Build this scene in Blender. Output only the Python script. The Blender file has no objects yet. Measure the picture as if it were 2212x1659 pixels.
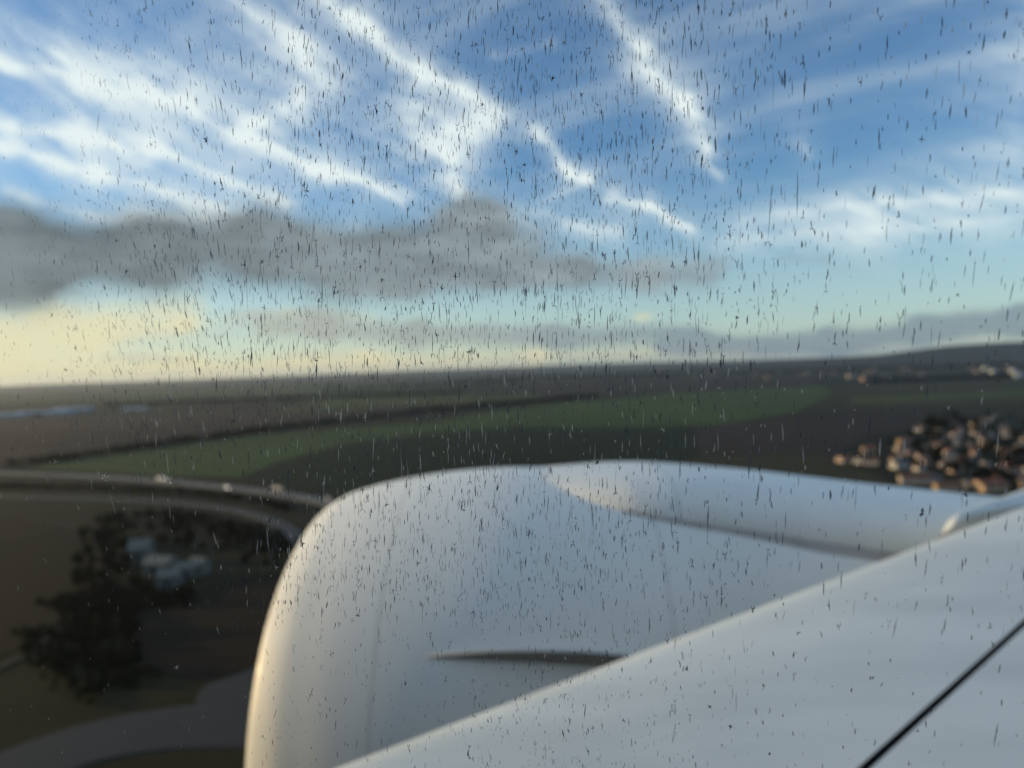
import bpy, bmesh, math, random
from mathutils import Vector, Matrix

random.seed(7)
R = math.radians
scn = bpy.context.scene
COL = scn.collection

# ------------------------------------------------------------------ camera
F = 1598.0                      # focal length in units of a 2212 px wide picture
CX, CY = 1106.0, 829.5
CAM_H = 100.0
PITCH, ROLL = R(1.434), R(2.05)
_f = Vector((0, math.cos(PITCH), -math.sin(PITCH)))
_u0 = Vector((0, math.sin(PITCH), math.cos(PITCH)))
_r0 = Vector((1, 0, 0))
RIGHT = _r0 * math.cos(ROLL) - _u0 * math.sin(ROLL)
UP = _r0 * math.sin(ROLL) + _u0 * math.cos(ROLL)
FWD = _f
EYE = Vector((0, 0, CAM_H))
cam = bpy.data.cameras.new('camera')
cam.sensor_width = 36.0
cam.lens = F / 2212.0 * 36.0
cam.clip_start = 0.01
cam.clip_end = 200000.0
cam.dof.use_dof = True
cam.dof.focus_distance = 0.158
cam.dof.aperture_fstop = cam.lens / (0.0112 * 160.0)
camo = bpy.data.objects.new('camera', cam)
COL.objects.link(camo)
camo.matrix_world = Matrix((
    (RIGHT.x, UP.x, -FWD.x, EYE.x), (RIGHT.y, UP.y, -FWD.y, EYE.y),
    (RIGHT.z, UP.z, -FWD.z, EYE.z), (0, 0, 0, 1)))
scn.camera = camo

SUN_AZ, SUN_EL = R(-79.0), R(8.0)      # azimuth from +Y, negative to the left
vs = scn.view_settings
vs.view_transform = 'Standard'
vs.look = 'None'
vs.gamma = 1.0
vs.use_curve_mapping = False
vs.exposure = 0.44
scn.cycles.use_denoising = True
scn.cycles.volume_bounces = 0
scn.cycles.transparent_max_bounces = 24
scn.cycles.max_bounces = 6


def direction(px, py):
    return (FWD + RIGHT * ((px - CX) / F) + UP * ((CY - py) / F)).normalized()


def azel(px, py):
    d = direction(px, py)
    return math.atan2(d.x, d.y), math.asin(d.z)


def at(px, py, z=0.0):
    d = direction(px, py)
    t = (z - EYE.z) / d.z
    return EYE + d * t


# ------------------------------------------------------------------ world
class NT:
    def __init__(self, tree):
        self.t = tree

    def n(self, kind, **kw):
        nd = self.t.nodes.new(kind)
        for k, v in kw.items():
            setattr(nd, k, v)
        return nd

    def put(self, sock, v):
        if isinstance(v, bpy.types.NodeSocket):
            self.t.links.new(v, sock)
        elif v is not None:
            sock.default_value = v

    def m(self, op, a, b=None, c=None, clamp=False):
        nd = self.n('ShaderNodeMath', operation=op, use_clamp=clamp)
        self.put(nd.inputs[0], a)
        if b is not None:
            self.put(nd.inputs[1], b)
        if c is not None:
            self.put(nd.inputs[2], c)
        return nd.outputs[0]

    def v(self, op, a, b=None, c=None, scale=None):
        nd = self.n('ShaderNodeVectorMath', operation=op)
        self.put(nd.inputs[0], a)
        if b is not None:
            self.put(nd.inputs[1], b)
        if c is not None:
            self.put(nd.inputs[2], c)
        if scale is not None:
            self.put(nd.inputs['Scale'], scale)
        return nd.outputs['Value'] if op in ('DOT_PRODUCT', 'LENGTH') else nd.outputs['Vector']

    def noise(self, vec, scale, detail=3.0, rough=0.55, color=False):
        nd = self.n('ShaderNodeTexNoise')
        self.put(nd.inputs['Vector'], vec)
        nd.inputs['Scale'].default_value = scale
        nd.inputs['Detail'].default_value = detail
        nd.inputs['Roughness'].default_value = rough
        return nd.outputs['Color'] if color else nd.outputs[0]

    def ramp(self, fac, lo, hi, a=0.0, b=1.0):
        nd = self.n('ShaderNodeMapRange', interpolation_type='SMOOTHSTEP')
        self.put(nd.inputs['Value'], fac)
        for k, x in zip(('From Min', 'From Max', 'To Min', 'To Max'), (lo, hi, a, b)):
            nd.inputs[k].default_value = x
        return nd.outputs['Result']

    def mix(self, fac, a, b):
        nd = self.n('ShaderNodeMix', data_type='RGBA')
        self.put(nd.inputs[0], fac)
        self.put(nd.inputs[6], a)
        self.put(nd.inputs[7], b)
        return nd.outputs[2]


world = bpy.data.worlds.new('World')
scn.world = world
world.use_nodes = True
wt = world.node_tree
wt.nodes.clear()
W = NT(wt)
sky = W.n('ShaderNodeTexSky', sky_type='NISHITA', sun_disc=False)
sky.sun_elevation = SUN_EL
sky.sun_rotation = SUN_AZ
sky.altitude = 100.0
sky.air_density = 1.0
sky.dust_density = 0.2
sky.ozone_density = 4.0
tc = W.n('ShaderNodeTexCoord')
dvec = tc.outputs['Generated']
sep = W.n('ShaderNodeSeparateXYZ')
W.put(sep.inputs[0], dvec)
az = W.m('ARCTAN2', sep.outputs[0], sep.outputs[1])
el = W.m('ARCSINE', sep.outputs[2])
comb = W.n('ShaderNodeCombineXYZ')
W.put(comb.inputs[0], az)
W.put(comb.inputs[1], el)
P0 = comb.outputs[0]
# warp: coarse billow plus fine fraying
wn = W.noise(P0, 6.5, 6.0, 0.62, color=True)
wv = W.v('SUBTRACT', wn, (0.5, 0.5, 0.5))
P = W.v('MULTIPLY_ADD', wv, (0.080, 0.055, 0.0), P0)
wn2 = W.noise(W.v('MULTIPLY', P0, (8.0, 20.0, 1.0)), 1.0, 9.0, 0.72, color=True)
PG = W.v('MULTIPLY_ADD', W.v('SUBTRACT', wn2, (0.5, 0.5, 0.5)), (0.095, 0.034, 0.0), P0)


def strokes(lst, bounds, pos=None, wk=1.0, wispy=False):
    """Sum of soft capsules along sky directions: (list of points, half width px, amount); only those that reach into bounds."""
    acc = None
    a0, a1, e0, e1 = bounds
    gt = bpy.data.node_groups.new('cloud_strokes', 'ShaderNodeTree')
    gt.interface.new_socket('P', in_out='INPUT', socket_type='NodeSocketVector')
    gt.interface.new_socket('D', in_out='OUTPUT', socket_type='NodeSocketFloat')
    G = NT(gt)
    PP = G.n('NodeGroupInput').outputs[0]
    for pts, w, amp in lst:
        for (a, b) in zip(pts[:-1], pts[1:]):
            A = Vector((*azel(*a), 0.0))
            B = Vector((*azel(*b), 0.0))
            ba = B - A
            wr = w * wk / F
            mg = wr * (4.0 if wispy else 2.9) + .08
            if max(A.x, B.x) + mg < a0 or min(A.x, B.x) - mg > a1 or max(A.y, B.y) + mg < e0 or min(A.y, B.y) - mg > e1:
                continue
            pa = G.v('SUBTRACT', PP, tuple(A))
            h0 = G.v('DOT_PRODUCT', pa, tuple(ba / ba.length_squared))
            hc = G.n('ShaderNodeClamp')
            G.put(hc.inputs[0], h0)
            off = G.v('SUBTRACT', pa, G.v('SCALE', tuple(ba), scale=hc.outputs[0]))
            if wispy:           # bright core with long thin tails
                e = G.m('POWER', math.exp(-0.03 * 1.60 / wr), G.m('MULTIPLY', G.v('LENGTH', off), 1 / .03))
            else:
                e = G.m('POWER', math.exp(-0.001 / (wr * wr)), G.m('MULTIPLY', G.v('DOT_PRODUCT', off, off), 1000.0))
            acc = G.m('MULTIPLY_ADD', e, amp, acc if acc is not None else 0.0)
    if acc is None:
        return None
    G.put(G.n('NodeGroupOutput').inputs[0], acc)
    nd = W.n('ShaderNodeGroup')
    nd.node_tree = gt
    W.put(nd.inputs[0], pos if pos is not None else P)
    return nd.outputs[0]


CIRRUS = [
    ([(-300, 60), (0, 130), (180, 170), (420, 215), (545, 262)], 26, .75),
    ([(-60, 20), (130, 110), (330, 185)], 48, .40),
    ([(440, -60), (640, 90), (700, 170)], 55, .50),
    ([(655, 120), (640, 215), (550, 268)], 24, .40),
    ([(690, -30), (790, 50), (910, 160), (1060, 252)], 28, .95),
    ([(530, 290), (700, 372), (855, 438)], 20, 1.0),
    ([(-300, 225), (0, 268), (170, 285), (340, 335), (620, 442)], 21, .9),
    ([(-250, 290), (0, 318), (220, 362), (470, 462)], 22, .75),
    ([(0, 410), (300, 470), (520, 480)], 24, .55),
    ([(900, 265), (1020, 300)], 60, .75),
    ([(960, 330), (985, 415)], 40, .85),
    ([(1150, 290), (1225, 365), (1270, 384)], 17, .8),
    ([(1180, 432), (1262, 382)], 16, .45),
    ([(1270, -40), (1390, 110)], 46, .50),
    ([(1390, 110), (1490, 225), (1530, 305)], 34, .85),
    ([(1535, 330), (1570, 375)], 14, .5),
    ([(1305, 424), (1385, 452), (1485, 494)], 19, 1.0),
    ([(1600, 468), (1900, 446), (2300, 410)], 24, .55),
    ([(1560, 515), (1900, 500), (2300, 470)], 52, .50),
    ([(2260, -20), (2170, 350)], 150, .30),
    ([(1730, 300), (1745, 340)], 22, .35),
    ([(1060, 130), (1195, 88)], 16, .28),
    ([(1040, 470), (1330, 505)], 45, .60),
    ([(430, 515), (760, 505)], 35, .45),
    ([(200, 260), (520, 330), (900, 420)], 90, .25),
    ([(-100, 20), (300, 120), (700, 210)], 120, .10),
    ([(560, 40), (900, 280)], 110, .10),
    ([(-100, 330), (400, 440)], 70, .08),
]
GREY = [
    ([(-400, 555), (0, 545), (60, 570)], 74, 1.05),
    ([(60, 545), (330, 540), (560, 530), (720, 555)], 70, .92),
    ([(740, 590), (850, 560), (1010, 510), (1130, 545)], 68, .85),
    ([(1020, 470), (1070, 485)], 40, .50),
    ([(850, 610), (1050, 590), (1240, 585), (1400, 592), (1530, 588)], 36, .85),
    ([(1690, 562), (1800, 566)], 14, .35),
]
LOW = [
    ([(260, 738), (500, 716)], 24, .34),
    ([(560, 712), (700, 710), (900, 722), (1200, 728), (1500, 722)], 26, .78),
    ([(500, 682), (760, 676)], 16, .35),
    ([(1450, 748), (1800, 738), (2000, 716), (2212, 692), (2600, 670)], 25, 1.1),
    ([(230, 778), (400, 778)], 10, .45),
    ([(620, 770), (760, 768)], 9, .30),
]
CREAM = [
    ([(-300, 790), (0, 800), (400, 800), (800, 790)], 34, .95),
    ([(800, 790), (1150, 776)], 26, .75),
    ([(1150, 776), (1600, 760)], 20, .50),
    ([(-300, 730), (0, 735), (200, 720), (400, 694)], 32, .70),
    ([(400, 694), (640, 684), (800, 690)], 17, .32),
    ([(-200, 690), (100, 680), (420, 650)], 38, .42),
    ([(1370, 690), (1395, 687)], 10, .8),
]
frot = W.n('ShaderNodeVectorRotate', rotation_type='Z_AXIS')
W.put(frot.inputs['Vector'], P)
frot.inputs['Angle'].default_value = R(27)
fib = W.ramp(W.noise(W.v('MULTIPLY', frot.outputs[0], (8.0, 46.0, 1.0)), 1.0, 6.0, 0.66), 0.24, 0.70, 0.22, 1.22)
# thin cirrus everywhere, on a flat layer overhead
zz = W.m('ADD', W.m('MAXIMUM', sep.outputs[2], 0.0), 0.10)
pl = W.n('ShaderNodeCombineXYZ')
W.put(pl.inputs[0], W.m('DIVIDE', sep.outputs[0], zz))
W.put(pl.inputs[1], W.m('DIVIDE', sep.outputs[1], zz))
rot = W.n('ShaderNodeVectorRotate', rotation_type='Z_AXIS')
W.put(rot.inputs['Vector'], pl.outputs[0])
rot.inputs['Angle'].default_value = R(35)
thin = W.noise(W.v('MULTIPLY', rot.outputs[0], (0.5, 1.7, 1.0)), 1.2, 5.0, 0.62)
# cirrus cover thickened overhead and behind, out of view, to brighten the aircraft
away = W.m('MAXIMUM', W.ramp(W.m('ABSOLUTE', az), 0.60, 1.10), W.ramp(el, 0.42, 0.80))
thin_amt = W.m('MULTIPLY', W.ramp(thin, 0.36, 0.72), W.m('MULTIPLY_ADD', away, 0.56, 0.34))
thin = W.m('MULTIPLY', thin_amt, W.ramp(el, 0.10, 0.32))
gfb = W.ramp(W.noise(W.v('MULTIPLY', P0, (5.0, 16.0, 1.0)), 1.0, 5.0, 0.6), 0.2, 0.75, 0.84, 1.16)
cfb = W.ramp(W.noise(W.v('MULTIPLY', PG, (6.0, 34.0, 1.0)), 1.0, 5.0, 0.6), 0.25, 0.72, 0.62, 1.22)
# warmth towards the sun
sd = Vector((math.sin(SUN_AZ), math.cos(SUN_AZ), 0))
toward = W.ramp(W.v('DOT_PRODUCT', dvec, tuple(sd)), -0.1, 0.85)
lowel = W.ramp(el, 0.03, 0.22, 1.0, 0.0)
warm = W.m('MULTIPLY', toward, lowel)
SKY_S = 0.15
cirrus_col = W.mix(warm, (4.4, 4.8, 4.8, 1), (4.9, 4.4, 2.9, 1))
gshade = W.ramp(W.noise(W.v('MULTIPLY', PG, (7.0, 24.0, 1.0)), 1.0, 6.0, 0.62), 0.30, 0.70, 0.70, 1.30)
grey_col = W.v('SCALE', W.mix(toward, (1.46, 1.72, 1.86, 1), (0.86, 0.99, 1.02, 1)), scale=gshade)
low_col = W.mix(toward, (1.15, 1.48, 1.78, 1), (2.9, 2.65, 2.1, 1))
cream_col = (4.4, 3.9, 2.45, 1)
veil = W.ramp(el, 0.0, 0.26, 0.42, 0.0)          # moist pale air low down
veil_col = W.mix(toward, (3.3, 4.0, 3.9, 1), (4.6, 4.5, 3.5, 1))


def leaf(bounds):
    """The sky inside bounds (azimuth from, to, elevation from, to) as a background shader."""
    c = strokes(CIRRUS, bounds, P, 1.05, True) if bounds else None
    g = strokes(GREY, bounds, PG, 1.0) if bounds else None
    l_ = strokes(LOW, bounds, PG) if bounds else None
    k_ = strokes(CREAM, bounds, PG) if bounds else None
    cir = thin
    if c is not None:
        cir = W.ramp(W.m('MULTIPLY_ADD', c, fib, thin), -0.10, 1.12, 0.0, 0.97)
    col = W.mix(cir, W.mix(veil, sky.outputs[0], veil_col), cirrus_col)
    if k_ is not None:
        col = W.mix(W.ramp(W.m('MULTIPLY', k_, cfb), 0.0, 1.10, 0.0, 0.82), col, cream_col)
    if l_ is not None:
        col = W.mix(W.ramp(l_, 0.08, 0.95, 0.0, 0.82), col, low_col)
    if g is not None:
        col = W.mix(W.ramp(W.m('MULTIPLY', g, gfb), 0.0, 1.12, 0.0, 0.94), col, grey_col)
    bg = W.n('ShaderNodeBackground')
    W.put(bg.inputs[0], col)
    bg.inputs[1].default_value = SKY_S
    return bg.outputs[0]


def pick(fac, a, b):
    nd = W.n('ShaderNodeMixShader')
    W.put(nd.inputs[0], fac)
    W.put(nd.inputs[1], a)
    W.put(nd.inputs[2], b)
    return nd.outputs[0]


def split(bounds, depth):
    a0, a1, e0, e1 = bounds
    if depth == 0:
        return leaf(bounds)
    if depth % 2:
        mid = (a0 + a1) / 2
        return pick(W.m('GREATER_THAN', az, mid), split((a0, mid, e0, e1), depth - 1), split((mid, a1, e0, e1), depth - 1))
    mid = .16 if e0 < 0 else (e0 + e1) / 2
    return pick(W.m('GREATER_THAN', el, mid), split((a0, a1, e0, mid), depth - 1), split((a0, a1, mid, e1), depth - 1))


# the part of the sky with distinct clouds, and the rest
inside = W.m('MULTIPLY', W.m('LESS_THAN', W.m('ABSOLUTE', az), .90), W.m('MULTIPLY', W.m('GREATER_THAN', el, -.02), W.m('LESS_THAN', el, .66)))
wo = W.n('ShaderNodeOutputWorld')
W.put(wo.inputs[0], pick(inside, leaf(None), split((-.90, .90, -.02, .66), 3)))
world.cycles.sampling_method = 'MANUAL'
world.cycles.sample_map_resolution = 512

sl = bpy.data.lights.new('sun', 'SUN')
sl.energy = 3.3
sl.angle = R(0.5)
sl.color = (1.0, 0.66, 0.29)
so = bpy.data.objects.new('sun', sl)
COL.objects.link(so)
sdir = Vector((math.sin(SUN_AZ) * math.cos(SUN_EL), math.cos(SUN_AZ) * math.cos(SUN_EL), math.sin(SUN_EL)))
so.rotation_euler = sdir.to_track_quat('Z', 'Y').to_euler()
so.location = (0, 0, 400)


# ------------------------------------------------------------------ helpers
def mat(name, c1, c2=None, scale=0.02, rough=0.8, spec=0.3, detail=5.0, bump=0.0, stretch=(1, 1, 1), metal=0.0, lo=0.35, hi=0.68, coat=0.0, patchy=False):
    m = bpy.data.materials.new(name)
    m.use_nodes = True
    t = NT(m.node_tree)
    b = m.node_tree.nodes['Principled BSDF']
    b.inputs['Roughness'].default_value = rough
    b.inputs['Specular IOR Level'].default_value = spec
    b.inputs['Metallic'].default_value = metal
    b.inputs['Coat Weight'].default_value = coat
    b.inputs['Coat Roughness'].default_value = 0.12
    if c2 is None:
        c2 = tuple(x * 0.75 for x in c1)
    co = t.n('ShaderNodeTexCoord').outputs['Object']
    vec = t.v('MULTIPLY', co, stretch)
    nz = t.noise(vec, scale, detail, 0.6)
    if patchy:
        n2 = t.noise(vec, scale * .23, 3.0, 0.5)
        n3 = t.noise(t.v('MULTIPLY', vec, (1.0, 6.0, 1.0)), scale * 1.7, 4.0, 0.6)
        nz = t.m('MULTIPLY_ADD', n2, 0.45, t.m('MULTIPLY_ADD', n3, 0.35, t.m('MULTIPLY', nz, 0.35)))
        nz = t.m('SUBTRACT', nz, 0.06)
    t.put(b.inputs['Base Color'], t.mix(t.ramp(nz, lo, hi), (*c1, 1), (*c2, 1)))
    if bump:
        bp = t.n('ShaderNodeBump')
        bp.inputs['Strength'].default_value = bump
        t.put(bp.inputs['Height'], nz)
        t.put(b.inputs['Normal'], bp.outputs[0])
    return m


def mesh(name, verts, faces, smooth=False):
    me = bpy.data.meshes.new(name)
    me.from_pydata([tuple(v) for v in verts], [], faces)
    me.update()
    if smooth:
        me.polygons.foreach_set('use_smooth', [True] * len(me.polygons))
    return me


def obj(name, me, m=None, parent=None, loc=None, rz=0.0, scale=None):
    o = bpy.data.objects.new(name, me)
    COL.objects.link(o)
    if m is not None and me is not None and not me.materials:
        me.materials.append(m)
    if parent is not None:
        o.parent = parent
    if loc is not None:
        o.location = loc
    if rz:
        o.rotation_euler = (0, 0, rz)
    if scale is not None:
        o.scale = scale if hasattr(scale, '__len__') else (scale,) * 3
    return o


def tag(o, label=None, cat=None, group=None, kind=None):
    if label:
        o['label'] = label
    if cat:
        o['category'] = cat
    if group:
        o['group'] = group
    if kind:
        o['kind'] = kind
    return o


def box(x0, x1, y0, y1, z0, z1):
    v = [(x, y, z) for z in (z0, z1) for (x, y) in ((x0, y0), (x1, y0), (x1, y1), (x0, y1))]
    return v, [(0, 3, 2, 1), (4, 5, 6, 7), (0, 1, 5, 4), (1, 2, 6, 5), (2, 3, 7, 6), (3, 0, 4, 7)]


def boxmesh(name, *a):
    return mesh(name, *box(*a))


# ------------------------------------------------------------------ ground
GROUND_R = 25000.0
rings = [0, 60, 150, 300, 600, 1000, 1600, 2500, 4000, 6500, 10000, 16000, GROUND_R]
NS = 96
gv, gf = [(0, 0, 0)], []
for ri, r in enumerate(rings[1:]):
    for k in range(NS):
        a = 2 * math.pi * k / NS
        gv.append((r * math.sin(a), r * math.cos(a), 0))
for k in range(NS):
    gf.append((0, 1 + (k + 1) % NS, 1 + k))
for ri in range(len(rings) - 2):
    b0, b1 = 1 + ri * NS, 1 + (ri + 1) * NS
    for k in range(NS):
        k2 = (k + 1) % NS
        gf.append((b0 + k, b0 + k2, b1 + k2, b1 + k))
m_ground = mat('soil_and_grass', (0.0215, 0.0200, 0.0085), (0.0090, 0.0100, 0.0046), 0.006, 0.95, 0.1, 8.0, patchy=True)
tag(obj('ground', mesh('ground', gv, gf), m_ground), kind='structure')


def poly_field(name, pts, z, m, label=None):
    vs_ = [at(px, py, z) for px, py in pts]
    n = len(vs_)
    lows = [Vector((v.x, v.y, -0.5)) for v in vs_]
    a = sum(vs_[i].x * vs_[(i + 1) % n].y - vs_[(i + 1) % n].x * vs_[i].y for i in range(n))
    if a < 0:
        vs_.reverse()
        lows.reverse()
    me = mesh(name, vs_ + lows, [tuple(range(n))] + [(i, i + n, (i + 1) % n + n, (i + 1) % n) for i in range(n)])
    o = obj(name, me, m)
    tag(o, label, kind='structure')
    return o


m_green = mat('winter_wheat', (0.0672, 0.0784, 0.0246), (0.0346, 0.0432, 0.0144), 0.012, 0.9, 0.1, patchy=True)
m_green2 = mat('bright_wheat', (0.0582, 0.0851, 0.0246), (0.0302, 0.0475, 0.0137), 0.010, 0.9, 0.1, patchy=True)
m_dark = mat('dark_crop', (.0125, .0195, .0080), (.0105, .0150, .0070), 0.010, 0.95, 0.1, patchy=True)
m_brown = mat('ploughed_soil', (0.0403, 0.0291, 0.0224), (0.0194, 0.0151, 0.0115), 0.012, 0.95, 0.1, patchy=True)
m_olive = mat('olive_stubble', (0.0426, 0.037, 0.0168), (0.0209, 0.0209, 0.0101), 0.012, 0.95, 0.1, patchy=True)
m_grass = mat('rough_grass', (.0170, .0145, .0055), (.0085, .0080, .0034), 0.020, 0.95, 0.1, patchy=True)
m_plot = mat('dark_plot', (.0165, .0115, .0058), (.0085, .0062, .0036), 0.03, 0.95, 0.1, patchy=True)
m_plot2 = mat('pale_plough', (0.056, 0.0403, 0.0302), (0.0288, 0.0216, 0.0166), 0.02, 0.95, 0.1, patchy=True)
m_hazy = mat('far_pasture', (0.047, 0.0582, 0.0291), (0.023, 0.0302, 0.0158), 0.004, 0.95, 0.1, patchy=True)
m_pale = mat('far_stubble', (.085, .078, .055), (.066, .066, .046), 0.003, 0.95, 0.1)

poly_field('field', [(-60, 852), (300, 846), (900, 828), (1000, 842), (500, 862), (-60, 874)], .60, m_hazy, 'grey green far pasture under the pale horizon')
poly_field('field', [(-60, 905), (300, 892), (900, 876), (1160, 862), (930, 884), (720, 908), (350, 962), (0, 1004), (-60, 1008)], .40, m_brown, 'long brown ploughed field left of the dark hedge')
poly_field('field', [(560, 884), (1170, 850), (1330, 846), (1180, 860), (900, 875), (640, 889)], .55, m_green, 'narrow olive green strip beyond the dark hedge')
poly_field('field', [(60, 1010), (350, 968), (549, 942), (757, 925), (930, 912), (1069, 888), (1240, 868), (1450, 850), (1775, 833), (1800, 850), (1730, 888), (1560, 916),
                     (1317, 924), (1104, 921), (930, 936), (757, 955), (600, 998), (520, 1030), (330, 1024)], .30, m_green2, 'long green winter wheat field across the middle')
poly_field('field', [(545, 1034), (610, 1002), (757, 960), (930, 941), (1104, 925), (1317, 928), (1500, 924), (1500, 985), (1350, 1060), (1000, 1100), (760, 1078)], .25, m_dark, 'very dark green field behind the engine')
poly_field('field', [(1500, 922), (1570, 917), (1740, 890), (1990, 884), (2060, 905), (1880, 945), (1800, 985), (1700, 975), (1510, 985)], .35, m_brown, 'brown ploughed field beside the village')
poly_field('field', [(1785, 838), (2000, 828), (2300, 815), (2300, 868), (2000, 880), (1745, 886), (1805, 850)], .45, m_olive, 'olive stubble field beyond the village')
poly_field('field', [(1420, 990), (1700, 978), (1800, 988), (1880, 1020), (1960, 1060), (2060, 1120), (1500, 1110), (1340, 1064)], .20, m_olive, 'olive meadow in front of the village')
poly_field('field', [(-80, 1115), (120, 1118), (190, 1150), (214, 1190), (205, 1250), (170, 1310), (80, 1385), (-80, 1450)], .30, m_grass, 'round dark olive field at the left edge')
poly_field('field', [(330, 1300), (560, 1240), (640, 1250), (700, 1400), (430, 1470), (300, 1440), (250, 1370)], .25, m_plot, 'dark brown plot below the grey roofed farm')
poly_field('field', [(1100, 838), (1500, 822), (1750, 815), (1770, 829), (1400, 846), (1180, 858)], .65, m_brown, 'far brown field below the distant woods')


poly_field('field', [(-60, 884), (200, 878), (215, 888), (-60, 900)], .70, m_dark, 'dark green strip below the pale warehouses')
poly_field('field', [(640, 866), (1000, 850), (1090, 856), (700, 877)], .70, m_green, 'pale green strip between the two woodland belts')
poly_field('field', [(-60, 918), (420, 898), (640, 893), (380, 915), (-60, 940)], .50, m_plot2, 'paler brown strip within the long ploughed field')
poly_field('field', [(1840, 858), (2300, 838), (2300, 852), (1830, 872)], .60, m_green, 'green strip across the olive stubble field')
poly_field('field', [(200, 846), (760, 832), (900, 836), (300, 856)], .80, m_green2, 'thin bright green strip under the left horizon')

# roads -------------------------------------------------------------------
def strip(pts, z, half, lift=0.35):
    out_v, out_f = [], []
    ps = [at(px, py, z) for px, py in pts]
    # smooth the centre line
    for _ in range(3):
        q = [ps[0]]
        for a, b in zip(ps[:-1], ps[1:]):
            q += [a * .75 + b * .25, a * .25 + b * .75]
        q.append(ps[-1])
        ps = q
    for i, p in enumerate(ps):
        d = (ps[min(i + 1, len(ps) - 1)] - ps[max(i - 1, 0)])
        d.z = 0
        d.normalize()
        s = Vector((d.y, -d.x, 0))
        out_v += [p - s * half, p + s * half, p - s * (half + 1.5) - Vector((0, 0, lift + z)), p + s * (half + 1.5) - Vector((0, 0, lift + z))]
        if i:
            k = 4 * i
            out_f += [(k - 4, k - 3, k + 1, k), (k - 2, k - 4, k, k + 2), (k - 3, k - 1, k + 3, k + 1)]
    return out_v, out_f, ps


m_road = mat('worn_asphalt', (.095, .086, .072), (.078, .071, .062), 0.05, 0.75, 0.4)
m_road2 = mat('grey_asphalt', (.0135, .0135, .013), (.011, .011, .011), 0.05, 0.75, 0.4)
m_path = mat('pale_track', (.035, .030, .020), (.027, .025, .017), 0.05, 0.95, 0.1)
m_line = mat('road_paint', (.55, .55, .52), (.45, .45, .42), 1.0, 0.6, 0.3)


def road(name, pts, z, half, m, label, lines=()):
    v, f, ps = strip(pts, z, half)
    o = obj(name, mesh(name, v, f), m)
    tag(o, label, kind='structure')
    for off in lines:
        lv, lf = [], []
        for i, p in enumerate(ps):
            d = (ps[min(i + 1, len(ps) - 1)] - ps[max(i - 1, 0)])
            d.z = 0
            d.normalize()
            s = Vector((d.y, -d.x, 0))
            lv += [p + s * (off - .12) + Vector((0, 0, .02)), p + s * (off + .12) + Vector((0, 0, .02))]
            if i:
                lf.append((2 * i - 2, 2 * i - 1, 2 * i + 1, 2 * i))
        obj('lane_line', mesh('lane_line', lv, lf), m_line, o)
    return o, ps


HW, hw_pts = road('motorway', [(-200, 1010), (0, 1021), (180, 1027), (350, 1038), (520, 1054), (640, 1070), (740, 1092), (860, 1130), (980, 1200)], .9, 6.8, m_road,
                  'grey motorway curving behind the engine', (-6.3, -3.1, 0.0, 3.1, 6.3))
R2, r2_pts = road('slip_road', [(-200, 1066), (0, 1072), (250, 1077), (420, 1087), (540, 1106), (610, 1132), (650, 1165), (670, 1220)], .7, 4.0, m_road2,
                  'narrower grey slip road below the motorway', (-3.4, 3.4))
road('track', [(60, 1120), (150, 1132), (205, 1165), (218, 1210), (205, 1270), (160, 1335), (60, 1410), (-60, 1470)], .5, 2.0, m_path,
     'faint pale farm track round the olive field')
road('lane', [(-80, 1720), (60, 1645), (220, 1590), (420, 1560), (640, 1560)], .45, 13.0, m_road2, 'broad dark grey road at the bottom left')
poly_field('car_park', [(420, 1535), (425, 1500), (450, 1478), (500, 1462), (560, 1436), (640, 1430), (650, 1545), (520, 1545)], .35, m_road2, 'grey paved yard beside the bottom left road')

# low hills ---------------------------------------------------------------
m_hill = mat('wooded_hill', (.020, .023, .018), (.028, .030, .025), 0.004, 0.95, 0.1, 8.0)


def hill(pxs, dist, heights, label, depth=1500):
    nv, nf = [], []
    n = len(pxs)
    for row, (dd, hh) in enumerate(((-depth, 0), (-depth * .5, .55), (0, 1), (depth * .6, .6), (depth * 1.2, 0))):
        for i, px in enumerate(pxs):
            d = direction(px, 800)
            d.z = 0
            d.normalize()
            p = d * (dist + dd)
            nv.append((p.x, p.y, heights[i] * hh * (1 + .12 * math.sin(i * 2.3 + row)) - 2.0 * (1 - hh)))
    for r_ in range(4):
        for i in range(n - 1):
            k = r_ * n + i
            nf.append((k, k + 1, k + n + 1, k + n))
    return tag(obj('hill', mesh('hill', nv, nf, True), m_hill), label, kind='structure')


hill([1300, 1450, 1600, 1750, 1900, 2050, 2150, 2250, 2400, 2700], 8000, [2, 22, 40, 55, 85, 125, 150, 160, 150, 60], 'low dark wooded hill on the right horizon')
hill([-500, -200, 100, 400, 700, 1000, 1300, 1500, 1800], 15000, [10, 45, 62, 48, 70, 62, 75, 60, 20], 'faint low hills along the left horizon', 2500)

# ------------------------------------------------------------------ trees
m_bark = mat('bark', (.05, .04, .03), (.03, .025, .02), 3.0, 0.9, 0.1)
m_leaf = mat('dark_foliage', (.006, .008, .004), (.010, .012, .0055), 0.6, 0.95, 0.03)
m_leaf2 = mat('brown_foliage', (.011, .010, .006), (.008, .007, .0045), 0.6, 0.95, 0.03)


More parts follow.
